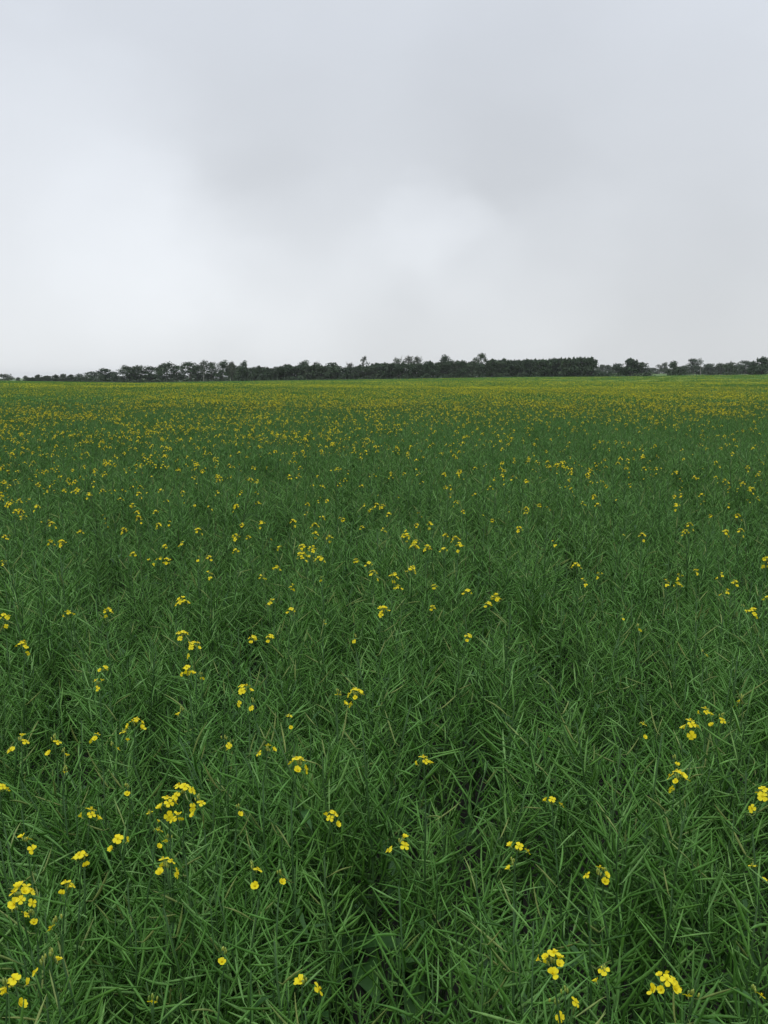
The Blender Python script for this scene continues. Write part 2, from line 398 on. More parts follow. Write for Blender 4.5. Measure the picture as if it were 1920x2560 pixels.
# flower heads read off the photograph: (column, row, open flowers)
HEADS = [(1215,2108,8),(1190,2171,1),(1228,2163,1),(1318,2120,2),(1440,2122,8),(1478,2160,1),(1638,2155,1),(655,2135,3),(318,2175,1),
(50,2142,4),(8,2152,2),(475,2070,1),(120,2083,1),(98,2095,1),(60,1940,10),(130,1927,4),(45,1978,1),(78,1985,1),(130,2008,1),(168,1862,4),
(65,1832,3),(350,1888,5),(558,1888,2),(600,1894,1),(272,1820,4),(325,1810,2),(355,1822,1),(398,1778,3),(394,1722,6),(365,1745,5),(325,1768,2),
(440,1738,2),(508,1752,1),(178,1783,4),(278,1710,1),(700,1770,4),(862,1842,3),(1112,1850,3),(1115,1882,1),(1275,1898,3),(1300,1895,1),
(1200,1750,3),(1478,1705,6),(1630,1732,6),(1640,1882,2),(5,1725,3),(628,1665,5),(567,1632,3),(920,1655,4),(1377,1574,2),(1497,1582,5),
(1525,1547,4),(1548,1556,2),(1460,1652,1),(285,1578,8),(268,1600,2),(220,1607,3),(245,1620,1),(122,1612,2),(135,1635,1),(42,1627,3),(135,1675,1),
(538,1508,6),(553,1525,1),(635,1552,2),(783,1515,6),(728,1508,2),(385,1555,1),(490,1605,1),(510,1610,1),(235,1453,3),(215,1485,3),(410,1460,5),
(435,1468,1),(48,1407,5),(422,1405,5),(393,1384,4),(538,1393,3),(575,1382,3),(998,1378,3),(770,1380,1),(1520,1415,1),(1378,1362,1),(1340,1335,1),
(12,1338,4),(163,1336,3),(229,1326,4),(393,1307,8),(590,1310,2),(624,1324,3),(697,1348,1),(830,1326,5),(924,1316,3),(868,1277,3),(940,1277,3),
(1005,1289,3),(1062,1297,7),(1045,1308,3),(1625,1328,4),(1650,1300,3),(1565,1290,2),(1587,1268,3),(1470,1271,3),(1436,1264,2),(1463,1250,2),
(1250,1230,6),(1262,1262,2),(1297,1245,2),(876,1240,5),(845,1252,5),(806,1247,4),(664,1206,12),(694,1216,6),(658,1190,6),(675,1195,6),(885,1165,10),
(890,1190,8),(897,1178,6),(920,1190,5),(595,1237,3),(573,1253,2),(630,1275,2),(720,1165,4),(795,1222,3),(765,1220,3),(990,1170,5),(988,1185,4),
(960,1195,3),(960,1162,3),(1115,1148,5),(1200,1178,2),(1060,1130,3),(1385,1162,4),(1490,1140,5),(1485,1155,6),(1565,1153,4),(1595,1152,4),
(1597,1120,5),(1540,1120,3),(1645,1215,10),(1650,1225,5),(1285,1078,5),(1293,1095,3),(1466,1096,5),(275,1152,6),(340,1138,4),(282,1207,3),
(358,1183,3),(143,1178,5),(175,1155,3),(118,1135,4),(10,1165,3),(10,1220,2),(50,1110,5),(30,1108,3),(567,1135,4),(520,1140,3),(517,1170,5),(540,1165,3),
(515,1197,3),(605,1190,2),(427,1210,1),(397,1180,2),(455,1245,2),(635,1130,4),(678,1140,5),(679,1158,4),(745,1128,3),(785,1143,3),(830,1150,2),
(925,1137,4),(905,1140,3),(845,1115,3),(830,1097,3),(790,1097,2),(1345,1155,1),(1505,1240,2),(1560,1245,2),(700,1255,1),(1605,1520,1),(1590,1525,1),
(1600,1317,1),(1140,1110,2),(1235,1070,1),(450,1100,2),(295,1112,4),(340,1110,3),(560,1090,3),(700,1085,3),(1000,1110,3),(985,1090,4)]
heads = []
for (cx, cy, n) in HEADS:
    z = 1.03 + (.03 if n >= 5 else -.02 if n <= 2 else 0) + rng.normal() * .012
    if cy < 1420 and n > 1: n = int(n * 1.3 + 1)
    p = at_height(cx * K, cy * K, z); heads.append((p.x, p.y, z, n, cx, cy))
heads.sort(key=lambda h: h[1])

def low(x, y):                                          # slow swell of the canopy height and a few thin spots
    s = .06 * np.sin(x * 2.3 + 1.3 * np.sin(y * 1.7)) + .035 * np.sin(y * 2.9 + 1.1 * np.sin(x * 2.1 + .7)) + .02 * np.sin(x * 6.1 + y * 4.7)
    for (hx, hy, r_, a) in HOLES: s = s - a * np.exp(-((x - hx) ** 2 + (y - hy) ** 2) / r_ ** 2)
    return s
HOLES = []
for (cx, cy, r_, a) in [(770, 1830, .10, .22), (740, 1760, .08, .12), (1180, 2040, .10, .18), (640, 1980, .10, .15), (950, 1560, .12, .16), (430, 2040, .12, .14), (1440, 1800, .10, .16),
                        (800, 1160, .3, .1), (250, 1380, .15, .12), (1120, 1560, .15, .1), (1000, 2130, .09, .15), (1370, 1240, .3, .08), (60, 2040, .09, .14)]:
    p = at_height(cx * K, cy * K, .95); HOLES.append((p.x, p.y, r_, a))
UM = 0.60
def inside(x, y, m=.35): return abs(x) < .43 * y + m and y > .62
# jittered grid of plants
def grid_points(y0, y1, step, um=UM, marg=1.6):
    P = []
    yy = y0
    while yy < y1:
        hw = um * max(yy, 0) + marg
        n = int(2 * hw / step)
        xs = np.linspace(-hw, hw, n) + rng.uniform(-.45, .45, n) * step
        ys = yy + rng.uniform(-.45, .45, n) * step
        P += list(zip(xs, ys)); yy += step
    return P
near = grid_points(.15, 12, .20)
occupied = [(h[0], h[1]) for h in heads if h[1] < 12]
def free(x, y): return all((x - a) ** 2 + (y - b) ** 2 > .07 ** 2 for a, b in occupied)
cand = [(x, y, None) for x, y in near if free(x, y)]
cand += [(h[0], h[1], h) for h in heads]
vis = [c for c in cand if inside(c[0], c[1], .12)]
vis.sort(key=lambda c: c[0] ** 2 + c[1] ** 2)
IND = vis[:300]; ind_ids = {id(c) for c in IND}
print('individual plants reach', IND[-1][1], 'm; with flowers', sum(1 for c in IND if c[2]))

def plant_matrix(x, y, head, pi):
    tip = Vector(PL[pi]['tip']); s = 1 + rng.normal() * .06 - .01
    tilt = abs(rng.normal()) * R(11); ta = U(0, 6.28)
    Rm = (Matrix.Rotation(tilt, 4, Vector((math.cos(ta), math.sin(ta), 0))) @ Matrix.Rotation(U(0, 6.28), 4, 'Z'))
    h0 = float(H(x, y))
    if head:
        ci = pick_cluster(head[3]); ht = CL[ci][2] - .012
        s = (head[2] - ht - h0) / (Rm @ tip).z
        tw = Rm @ (tip * s)
        return Matrix.Translation((x - tw.x, y - tw.y, h0)) @ Rm @ Matrix.Scale(s, 4), s, ci
    s = s + float(low(x, y)) 
    return Matrix.Translation((x, y, h0)) @ Rm @ Matrix.Scale(s, 4), s, None

# --- the nearest 300 plants, each a thing with its parts
GROUP = 'canola plants of the near crop'
protos = []
for i in range(NPROTO):
    root = bpy.data.objects.new('canola_plant', None); root.empty_display_size = .1
    ch = []
    st = bpy.data.objects.new('stem', PM[i]['stem']); sp = bpy.data.objects.new('seed_pods', PM[i]['pods'])
    ch = [(st, None), (sp, st)]
    for a, b in PM[i]['racs']:
        bo = bpy.data.objects.new('branch', a); ch += [(bo, None), (bpy.data.objects.new('seed_pods', b), bo)]
    for li, p, rot in PL[i]['leaves']:
        lo = bpy.data.objects.new('leaf', LM[li]); lo.location = p; lo.rotation_euler = rot; ch.append((lo, None))
    protos.append((root, ch))
def place_name(cx, cy):
    h = 'left' if cx < 560 else 'right' if cx > 1100 else 'middle'
    v = 'at the very bottom' if cy > 2040 else 'low in the foreground' if cy > 1800 else 'in the foreground' if cy > 1560 else 'farther into the crop' if cy > 1340 else 'well back in the crop'
    return h, v
def head_label(h, used):
    n, cx, cy = h[3], h[4], h[5]
    num = {1: 'one yellow flower', 2: 'two yellow flowers', 3: 'three yellow flowers', 4: 'four yellow flowers', 5: 'five yellow flowers', 6: 'six yellow flowers'}.get(n, 'a large yellow flower head')
    edge = 'at left edge' if cx < 90 else 'at right edge' if cx > 1570 else 'at left' if cx < 330 else 'left of centre' if cx < 700 else 'near centre' if cx < 960 else 'right of centre' if cx < 1330 else 'at right'
    far = 'at bottom' if cy > 2040 else 'in low foreground' if cy > 1850 else 'in near foreground' if cy > 1700 else 'in foreground' if cy > 1540 else 'in middle distance' if cy > 1350 else 'farther back'
    lab = f'canola plant with {num} {far} {edge}'
    return lab
labs = {}
for c in IND:
    if c[2]: labs.setdefault(head_label(c[2], None), []).append(c[2])
final_lab = {}
for lab, hs in labs.items():
    if len(hs) == 1: final_lab[hs[0][4:6]] = lab
    else:
        hs.sort(key=lambda h: h[4])
        w = ['leftmost', 'second from left', 'third from left', 'fourth from left', 'fifth from left', 'sixth from left', 'seventh from left', 'eighth from left']
        for k, h in enumerate(hs):
            tail = ('leftmost' if k == 0 else 'rightmost' if k == len(hs) - 1 else w[min(k, 7)])
            final_lab[h[4:6]] = f'{lab}, {tail}'
nobj = 0
for c in IND:
    x, y, head = c
    pi = int(rng.integers(0, NPROTO)); Mx, s, ci = plant_matrix(x, y, head, pi)
    root, ch = protos[pi]
    r2 = root.copy(); COL.objects.link(r2); r2.matrix_world = Mx
    mp = {}
    for o, par in ch:
        q = o.copy(); COL.objects.link(q); q.parent = mp.get(par, r2); mp[o] = q; nobj += 1
    if head:
        tag(r2, final_lab[head[4:6]], 'canola plant', GROUP)
        q = link('flower_cluster', CM[ci], r2, PL[pi]['tip']); 
        # stand the cluster upright whatever the lean of the plant
        q.rotation_euler = (Mx.to_3x3().normalized().inverted() @ Euler((U(-.2, .2), U(-.2, .2), U(0, 6.28))).to_matrix()).to_euler()
        for fi, m in CL[ci][1]:
            fo = bpy.data.objects.new('flower', FM[fi]); COL.objects.link(fo); fo.parent = q; fo.matrix_local = m; nobj += 1
    else:
        tag(r2, 'green canola plant without open flowers, packed with slender seed pods, in the near crop', 'canola plant', GROUP)
print('near objects', nobj)

# ------------------------------------------------------------------ the rest of the crop: one object, instanced pieces
pieces = bpy.data.collections.new('crop_pieces')
idx = {}
def piece(key, mb, mats):
    o = bpy.data.objects.new('crop_piece_%03d' % len(idx), mb.mesh('crop_piece', mats)); pieces.objects.link(o); idx[key] = len(idx)
MATS4 = [M['pod'], M['stem'], M['leaf'], M['petal'], M['bud'], M['canopy']]
for i, p in enumerate(PL):
    mb = MB(); mb.merge(p['stem_pods'], 0); mb.merge(p['stem'], 1)
    for a, b in p['racs']: mb.merge(a, 1); mb.merge(b, 0)
    for li, q, rot in p['leaves']: mb.merge(LEAFS[li], 2, Matrix.Translation(q) @ Euler(rot).to_matrix().to_4x4())
    piece(('plant', i), mb, MATS4)
for i, (mb0, fl, hg) in enumerate(CL):
    mb = MB(); mb.merge(mb0, 1)
    for fi, m in fl:
        f = MB(); f.merge(FL[fi], None, m); f.m = [3 if a == 0 else 4 for a in f.m]; mb.merge(f)
    piece(('head', i), mb, MATS4)
def blade(mb, p, d, w, m):
    d = np.asarray(d); s = np.cross(d, rng.normal(size=3)); s = s / (np.linalg.norm(s) + 1e-9) * w
    p = np.asarray(p); mb.add([p - s, p + s, p + d * .6 + s * .7, p + d, p + d * .6 - s * .7], [(0, 1, 2, 3, 4)], m)
# coarse turf of pods: 2.4 m patches for the middle distance, 9 m patches for the far field
for i in range(6):
    mb = MB(); S = 2.4
    for k in range(2200):
        x, y = U(-S / 2, S / 2), U(-S / 2, S / 2); z = 1.0 - abs(rng.normal()) * .06 + .035 * math.sin(x * 5 + i) * math.sin(y * 4 + i * 2)
        a = U(0, 6.28); e = R(U(0, 75)); l = U(.06, .13)
        blade(mb, (x, y, z - .05), (math.cos(a) * math.cos(e) * l, math.sin(a) * math.cos(e) * l, math.sin(e) * l), U(.003, .007), 0 if U(0, 1) < .85 else 1)
    piece(('turf', i), mb, MATS4)
for i in range(4):
    mb = MB(); S = 9.0
    for k in range(3800):
        x, y = U(-S / 2, S / 2), U(-S / 2, S / 2); z = .98 - abs(rng.normal()) * .07
        a = U(0, 6.28); e = R(U(10, 75)); l = U(.14, .30)
        blade(mb, (x, y, z - .08), (math.cos(a) * math.cos(e) * l, math.sin(a) * math.cos(e) * l, math.sin(e) * l), U(.012, .03), 0)
    piece(('farturf', i), mb, MATS4)
for i in range(5):                                       # loose knots of bloom 9 m across for the far field
    mb = MB(); S = 9.0
    for k in range(190):
        x, y = U(-S / 2, S / 2), U(-S / 2, S / 2); z = 1.0 + U(-.04, .05)
        for q in range(3):
            d = rng.normal(size=3); d /= np.linalg.norm(d); blade(mb, (x + U(-.04, .04), y + U(-.04, .04), z), d * U(.02, .05), U(.006, .014), 3)
    piece(('bloom', i), mb, MATS4)

P_, R_, S_, I_ = [], [], [], []
def put(x, y, z, rot, s, key):
    P_.append((x, y, z)); R_.append(rot); S_.append(s); I_.append(idx[key])
def put_m(Mx, key):
    l, r, s = Mx.decompose(); e = r.to_euler(); put(l.x, l.y, l.z, tuple(e), s.x, key)
used_heads = {c[2][4:6] for c in IND if c[2]}
# plants as full models out to 26 m
for c in cand:
    if id(c) in ind_ids: continue
    x, y, head = c; pi = int(rng.integers(0, NPROTO)); Mx, s, ci = plant_matrix(x, y, head, pi); put_m(Mx, ('plant', pi))
    if head:
        t = Mx @ Vector(PL[pi]['tip']); put(t.x, t.y, t.z, (U(-.2, .2), U(-.2, .2), U(0, 6.28)), 1.0, ('head', ci))
for x, y in grid_points(12, 30, .225, .56):
    pi = int(rng.integers(0, NPROTO)); Mx, s, ci = plant_matrix(x, y, None, pi); put_m(Mx, ('plant', pi))
n_pl = len(P_)
# turf patches
yy = 28.0
while yy < 150:
    hw = .56 * yy + 4; xs = np.arange(-hw, hw, 2.2)
    for x in xs:
        x += U(-.4, .4); y = yy + U(-.4, .4); put(x, y, float(H(x, y)), (0, 0, U(0, 6.28)), U(.97, 1.04), ('turf', int(rng.integers(0, 6))))
    yy += 2.2
yy = 140.0
while yy < 440:
    hw = .56 * yy + 8
    for x in np.arange(-hw, hw, 8.0):
        x += U(-1, 1); y = yy + U(-1, 1); put(x, y, float(H(x, y)), (0, 0, U(0, 6.28)), 1.0, ('farturf', int(rng.integers(0, 4))))
    yy += 8.0
# bloom density, heads per square metre, in the field's own coordinates
def vnoise(seed, sc):
    g_ = np.random.default_rng(seed).uniform(0, 1, (64, 64))
    def f(x, y):
        x = np.asarray(x) / sc[0] + 100; y = np.asarray(y) / sc[1] + 100
        xi = np.floor(x).astype(int); yi = np.floor(y).astype(int); fx = x - xi; fy = y - yi; fx = fx * fx * (3 - 2 * fx); fy = fy * fy * (3 - 2 * fy)
        G = lambda a, b: g_[a % 64, b % 64]
        return (G(xi, yi) * (1 - fx) + G(xi + 1, yi) * fx) * (1 - fy) + (G(xi, yi + 1) * (1 - fx) + G(xi + 1, yi + 1) * fx) * fy
    return f
n1, n2, n3 = vnoise(3, (2.2, 3.5)), vnoise(5, (.5, .7)), vnoise(9, (22, 14))
n4 = vnoise(12, (60, 26))
def density(x, y):
    u = x / np.maximum(y, .5)
    right = smooth(-.10, .05, u)
    base = np.interp(y, [4.2, 5.0, 6.5, 8.5, 11, 14], [5, 7, 7, 7.5, 9.5, 14]) * (1 - right) + np.interp(y, [4.2, 5, 7, 9, 12, 14.5, 15.8], [2.5, 4.2, 4.4, 4, 4.2, 7, 18]) * right
    base = np.where(y > 15, np.interp(y, [15, 22, 35, 50, 75, 150], [17, 16, 12, 9, 6, 3]), base)
    # flowerless hollows in the far left of the field, greener swath across the middle
    base = base * (1 - .8 * np.exp(-((y - 30) / 9.0) ** 2) * (1 - smooth(-.33, -.18, u)))
    base = base * (1 - .6 * np.exp(-((y - 58) / 12.0) ** 2) * (1 - smooth(-.02, .12, u)))
    m = .45 + 1.1 * n1(x, y); m = m * (.35 + 1.3 * n2(x, y) ** 1.5); m = m * (.65 + .7 * n3(x, y))
    return base * m * np.interp(y, [3.4, 6, 10, 14, 20, 75], [4.2, 4.8, 3.8, 3.2, 3.3, 3.0])
def scatter(y0, y1, dmax):
    A = 0; xs = []; ys = []
    n = int(dmax * (y1 - y0) * (.52 * (y0 + y1) + 3)); y = np.sqrt(rng.uniform(y0 ** 2, y1 ** 2, n)); x = rng.uniform(-1, 1, n) * (.52 * y + 1.5)
    keep = rng.uniform(0, dmax, n) < density(x, y); return x[keep], y[keep]
for y0, y1 in ((3.6, 16), (16, 40), (40, 75)):
    x, y = scatter(y0, y1, 110.0); h = H(x, y); lo = low(x, y)
    for a, b, c, d in zip(x, y, h, lo):
        n = int(np.clip(rng.gamma(1.6, 2.0) + 1, 1, 14)); sc = 1.0
        put(a, b, c + 1.0 + d * .6 + .0 + U(-.05, .05), (U(-.3, .3), U(-.3, .3), U(0, 6.28)), sc, ('head', pick_cluster(n)))
print('heads scattered', len(P_) - n_pl)
yy = 72.0
while yy < 436:
    hw = .54 * yy + 8
    for x in np.arange(-hw, hw, 5.0):
        x += U(-2, 2); y = yy + U(-2, 2); u = x / y
        dens = .25 + 1.1 * float(n4(x, y)) - (.55 * math.exp(-((y - 170) / 60) ** 2) if u < -.12 else 0)
        dens *= 1 - .5 * float(smooth(150, 300, y))
        if U(0, 1) < dens: put(x, y, float(H(x, y)), (0, 0, U(0, 6.28)), 1.0, ('bloom', int(rng.integers(0, 5))))
    yy += 5.0
print('instances', len(P_))
# canopy sheet (real surface just under the plant tops) from 24 m to the end of the crop
ys = np.concatenate([np.linspace(30, 60, 40), np.linspace(61, 150, 60), np.linspace(152, 441, 90)])
ss = np.linspace(-1, 1, 240)
SX = np.array([[s * (.62 * y + 6) for s in ss] for y in ys]); SY = np.repeat(ys[:, None], 240, 1)
SY = SY + rng.uniform(-.1, .1, SY.shape)
SZ = H(SX, SY) + .79 + .13 * smooth(30, 58, SY) + .06 * smooth(70, 180, SY) + rng.uniform(-.04, .04, SX.shape); SZ[-1] -= .9
nv = SX.size
V = np.concatenate([np.stack([SX.ravel(), SY.ravel(), SZ.ravel()], 1), np.array(P_)])
Fc = [(j * 240 + i, j * 240 + i + 1, (j + 1) * 240 + i + 1, (j + 1) * 240 + i) for j in range(len(ys) - 1) for i in range(239)]
me = bpy.data.meshes.new('canola_crop'); me.from_pydata(V.tolist(), [], Fc); me.materials.append(M['canopy'])
me.polygons.foreach_set('use_smooth', [True] * len(Fc))
at = me.attributes.new('inst', 'BOOLEAN', 'POINT'); at.data.foreach_set('value', [False] * nv + [True] * len(P_))
at = me.attributes.new('rot', 'FLOAT_VECTOR', 'POINT'); at.data.foreach_set('vector', np.concatenate([np.zeros((nv, 3)), np.array(R_)]).ravel())
at = me.attributes.new('siz', 'FLOAT', 'POINT'); at.data.foreach_set('value', np.concatenate([np.ones(nv), np.array(S_)]))
at = me.attributes.new('idx', 'INT', 'POINT'); at.data.foreach_set('value', np.concatenate([np.zeros(nv, int), np.array(I_)]))
crop = link('canola_crop', me); crop['kind'] = 'stuff'
crop['label'] = 'dense green canola crop dotted with yellow flowers reaching back to the trees'; crop['category'] = 'canola crop'
ng = bpy.data.node_groups.new('crop_scatter', 'GeometryNodeTree')
ng.interface.new_socket('Geometry', in_out='INPUT', socket_type='NodeSocketGeometry'); ng.interface.new_socket('Geometry', in_out='OUTPUT', socket_type='NodeSocketGeometry')
gi = ng.nodes.new('NodeGroupInput'); go = ng.nodes.new('NodeGroupOutput')
iop = ng.nodes.new('GeometryNodeInstanceOnPoints'); ci_ = ng.nodes.new('GeometryNodeCollectionInfo'); jn = ng.nodes.new('GeometryNodeJoinGeometry')
ci_.inputs['Collection'].default_value = pieces; ci_.inputs['Separate Children'].default_value = True; ci_.inputs['Reset Children'].default_value = True
def attr(name, ty):
    a = ng.nodes.new('GeometryNodeInputNamedAttribute'); a.data_type = ty; a.inputs['Name'].default_value = name
    return next(o for o in a.outputs if o.enabled and o.name == 'Attribute')
l2 = ng.links.new
l2(gi.outputs[0], iop.inputs['Points']); l2(attr('inst', 'BOOLEAN'), iop.inputs['Selection']); l2(ci_.outputs[0], iop.inputs['Instance'])
iop.inputs['Pick Instance'].default_value = True
l2(attr('idx', 'INT'), iop.inputs['Instance Index']); l2(attr('rot', 'FLOAT_VECTOR'), iop.inputs['Rotation']); l2(attr('siz', 'FLOAT'), iop.inputs['Scale'])
l2(gi.outputs[0], jn.inputs[0]); l2(iop.outputs[0], jn.inputs[0]); l2(jn.outputs[0], go.inputs[0])
md = crop.modifiers.new('scatter', 'NODES'); md.node_group = ng

# ------------------------------------------------------------------ trees
def leaf_cloud(mb, c, r, n, size, shell=.35):
    """n small leaf-clump faces through an ellipsoid"""
    d = rng.normal(size=(n, 3)); d /= np.linalg.norm(d, axis=1)[:, None]
    rr = 1 - shell * rng.uniform(0, 1, n) ** 1.2
    rr *= 1 + .10 * np.sin(d[:, 0] * 5 + c[0] * 3) * np.cos(d[:, 2] * 6 + c[2])
    P = np.array(c) + d * rr[:, None] * np.array(r)
    for p, q in zip(P, d):
        a = rng.normal(size=3) + q * .6; a /= np.linalg.norm(a); b = np.cross(a, rng.normal(size=3)); b /= np.linalg.norm(b); e = np.cross(a, b)
        s = size * U(.55, 1.2); s2 = s * U(.5, .9)
        mb.add([p - b * s - e * s2 * .3, p + e * s2 * -1, p + b * s - e * s2 * .2, p + b * s * .5 + e * s2, p - b * s * .6 + e * s2 * .9], [(0, 1, 2, 3, 4)])
def aspen(h, w, crown0=.5, dens=1.0, nclump=6):
    """tall trunk, limbs and an uneven crown of separate clumps starting at crown0*h; unit: metres"""
    tr = MB(); cr = MB(); bend = U(-.04, .04) * h
    Pt = np.array([(bend * t * t, 0, h * .95 * t) for t in np.linspace(0, 1, 7)]); tube(tr, Pt, np.linspace(.16, .04, 7) * (h / 11), 6)
    for k in range(nclump):
        t = crown0 + (1 - crown0) * (k + .5) / nclump * U(.9, 1.05); a = k * 2.4 + U(-.5, .5)
        wr = w * .5 * U(.45, 1.0) * (1.0 if t < .85 else .55)
        c = (bend * t * t + math.cos(a) * wr * .75, math.sin(a) * wr * .75, h * min(t, .97) - .05 * h)
        tube(tr, [Pt[int(max(t - .15, .1) * 6)], (np.array(c) + Pt[int(max(t - .15, .1) * 6)]) / 2 + (0, 0, .2), c], [.06, .04, .015], 4)
        leaf_cloud(cr, c, (w * .28 * U(.7, 1.2), w * .28 * U(.7, 1.2), h * .12 * U(.8, 1.4)), int(150 * dens), .24, .85)
    leaf_cloud(cr, (bend, 0, h * .90), (w * .30, w * .30, h * .10), int(150 * dens), .24, .8)
    return tr, cr
def bushy(h, w, spikes=0):
    """many-stemmed leafy tree clothed to the ground"""
    tr = MB(); cr = MB()
    tube(tr, [(0, 0, 0), (.1, 0, h * .4), (0, .1, h * .85)], [.18, .12, .03], 6)
    for k in range(3):
        a = k * 2.1; tube(tr, [(0, 0, h * .15), (math.cos(a) * w * .2, math.sin(a) * w * .2, h * .5), (math.cos(a) * w * .28, math.sin(a) * w * .28, h * .8)], [.1, .06, .02], 5)
    for k in range(9):
        a = k * 2.4; lv = (k % 3) / 3; rr = w * .27 * (1.15 - lv * .7)
        leaf_cloud(cr, (math.cos(a) * rr, math.sin(a) * rr, h * (.22 + .24 * (k % 3) + U(-.03, .05))), (w * .26 * U(.85, 1.2), w * .26, h * .19 * U(.85, 1.2)), 150, .30, .6)
    leaf_cloud(cr, (0, 0, h * .84), (w * .27, w * .27, h * .13), 130, .28, .6)
    for k in range(spikes):
        a = U(0, 6.28); rr = U(0, .38) * w; x, y = math.cos(a) * rr, math.sin(a) * rr; z0 = h * (.86 - .3 * rr / w)
        leaf_cloud(cr, (x, y, z0 + h * .10), (.34, .34, h * U(.08, .15)), 44, .22, .9)
    return tr, cr
def sparse(h, w):
    """half-dead tree with bare twigs above a thin crown"""
    tr, cr = aspen(h, w, .55, .45, 7)
    for k in range(9):
        a = U(0, 6.28); r0 = U(0, .35) * w; x, y = math.cos(a) * r0, math.sin(a) * r0
        tube(tr, [(0, 0, h * .65), (x * .6, y * .6, h * .85), (x, y, h * U(.98, 1.08))], [.06, .045, .02], 4)
    return tr, cr
TP = {'aspen': [aspen(11, 6, U(.36, .52), 1.0, 8 + i % 3) for i in range(6)],
      'thin': [aspen(11, 3.4, .66, .26, 4), aspen(11, 3.0, .64, .24, 5)],
      'sparse': [sparse(11, 6), sparse(11, 5)],
      'bushy': [bushy(8, 7, 0) for _ in range(4)],
      'spiky': [bushy(8, 6, 16) for _ in range(4)],
      'round': [bushy(8, 8.5, 3) for _ in range(2)]}
BASE = {'aspen': (11, 6), 'thin': (11, 3.4), 'sparse': (11, 6), 'bushy': (8, 7), 'spiky': (8, 6), 'round': (8, 8.5)}
TM = {}
def tree(name, kind, px, top, wpx, Yd, leafmat, label, group=None, bark='bark'):
    if kind in ('aspen', 'sparse'): wpx = wpx * 1.12
    """px: column of the trunk, top: row of the crown's top, wpx: crown width in photo pixels, Yd: distance"""
    X = (px - 960) / F * Yd; h0 = float(H(X, Yd)); d = dir_px(px, top); ztop = CAMZ + d.z / d.y * Yd
    X = d.x / d.y * Yd
    h = ztop - h0; bh, bw = BASE[kind]; w = wpx / F * Yd
    i = int(rng.integers(0, len(TP[kind]))); key = (kind, i, leafmat, bark)
    if key not in TM:
        TM[key] = (TP[kind][i][0].mesh('trunk', [M[bark]]), TP[kind][i][1].mesh('crown', [M[leafmat]], False))
    e = link(name, None, None, (X, Yd, h0 - .1), (0, 0, U(0, 6.28)), (w / bw, w / bw, (h + .1) / bh))
    e.empty_display_size = .5
    tag(e, label, 'tree', group)
    link('trunk', TM[key][0], e); link('crown', TM[key][1], e)
    return e
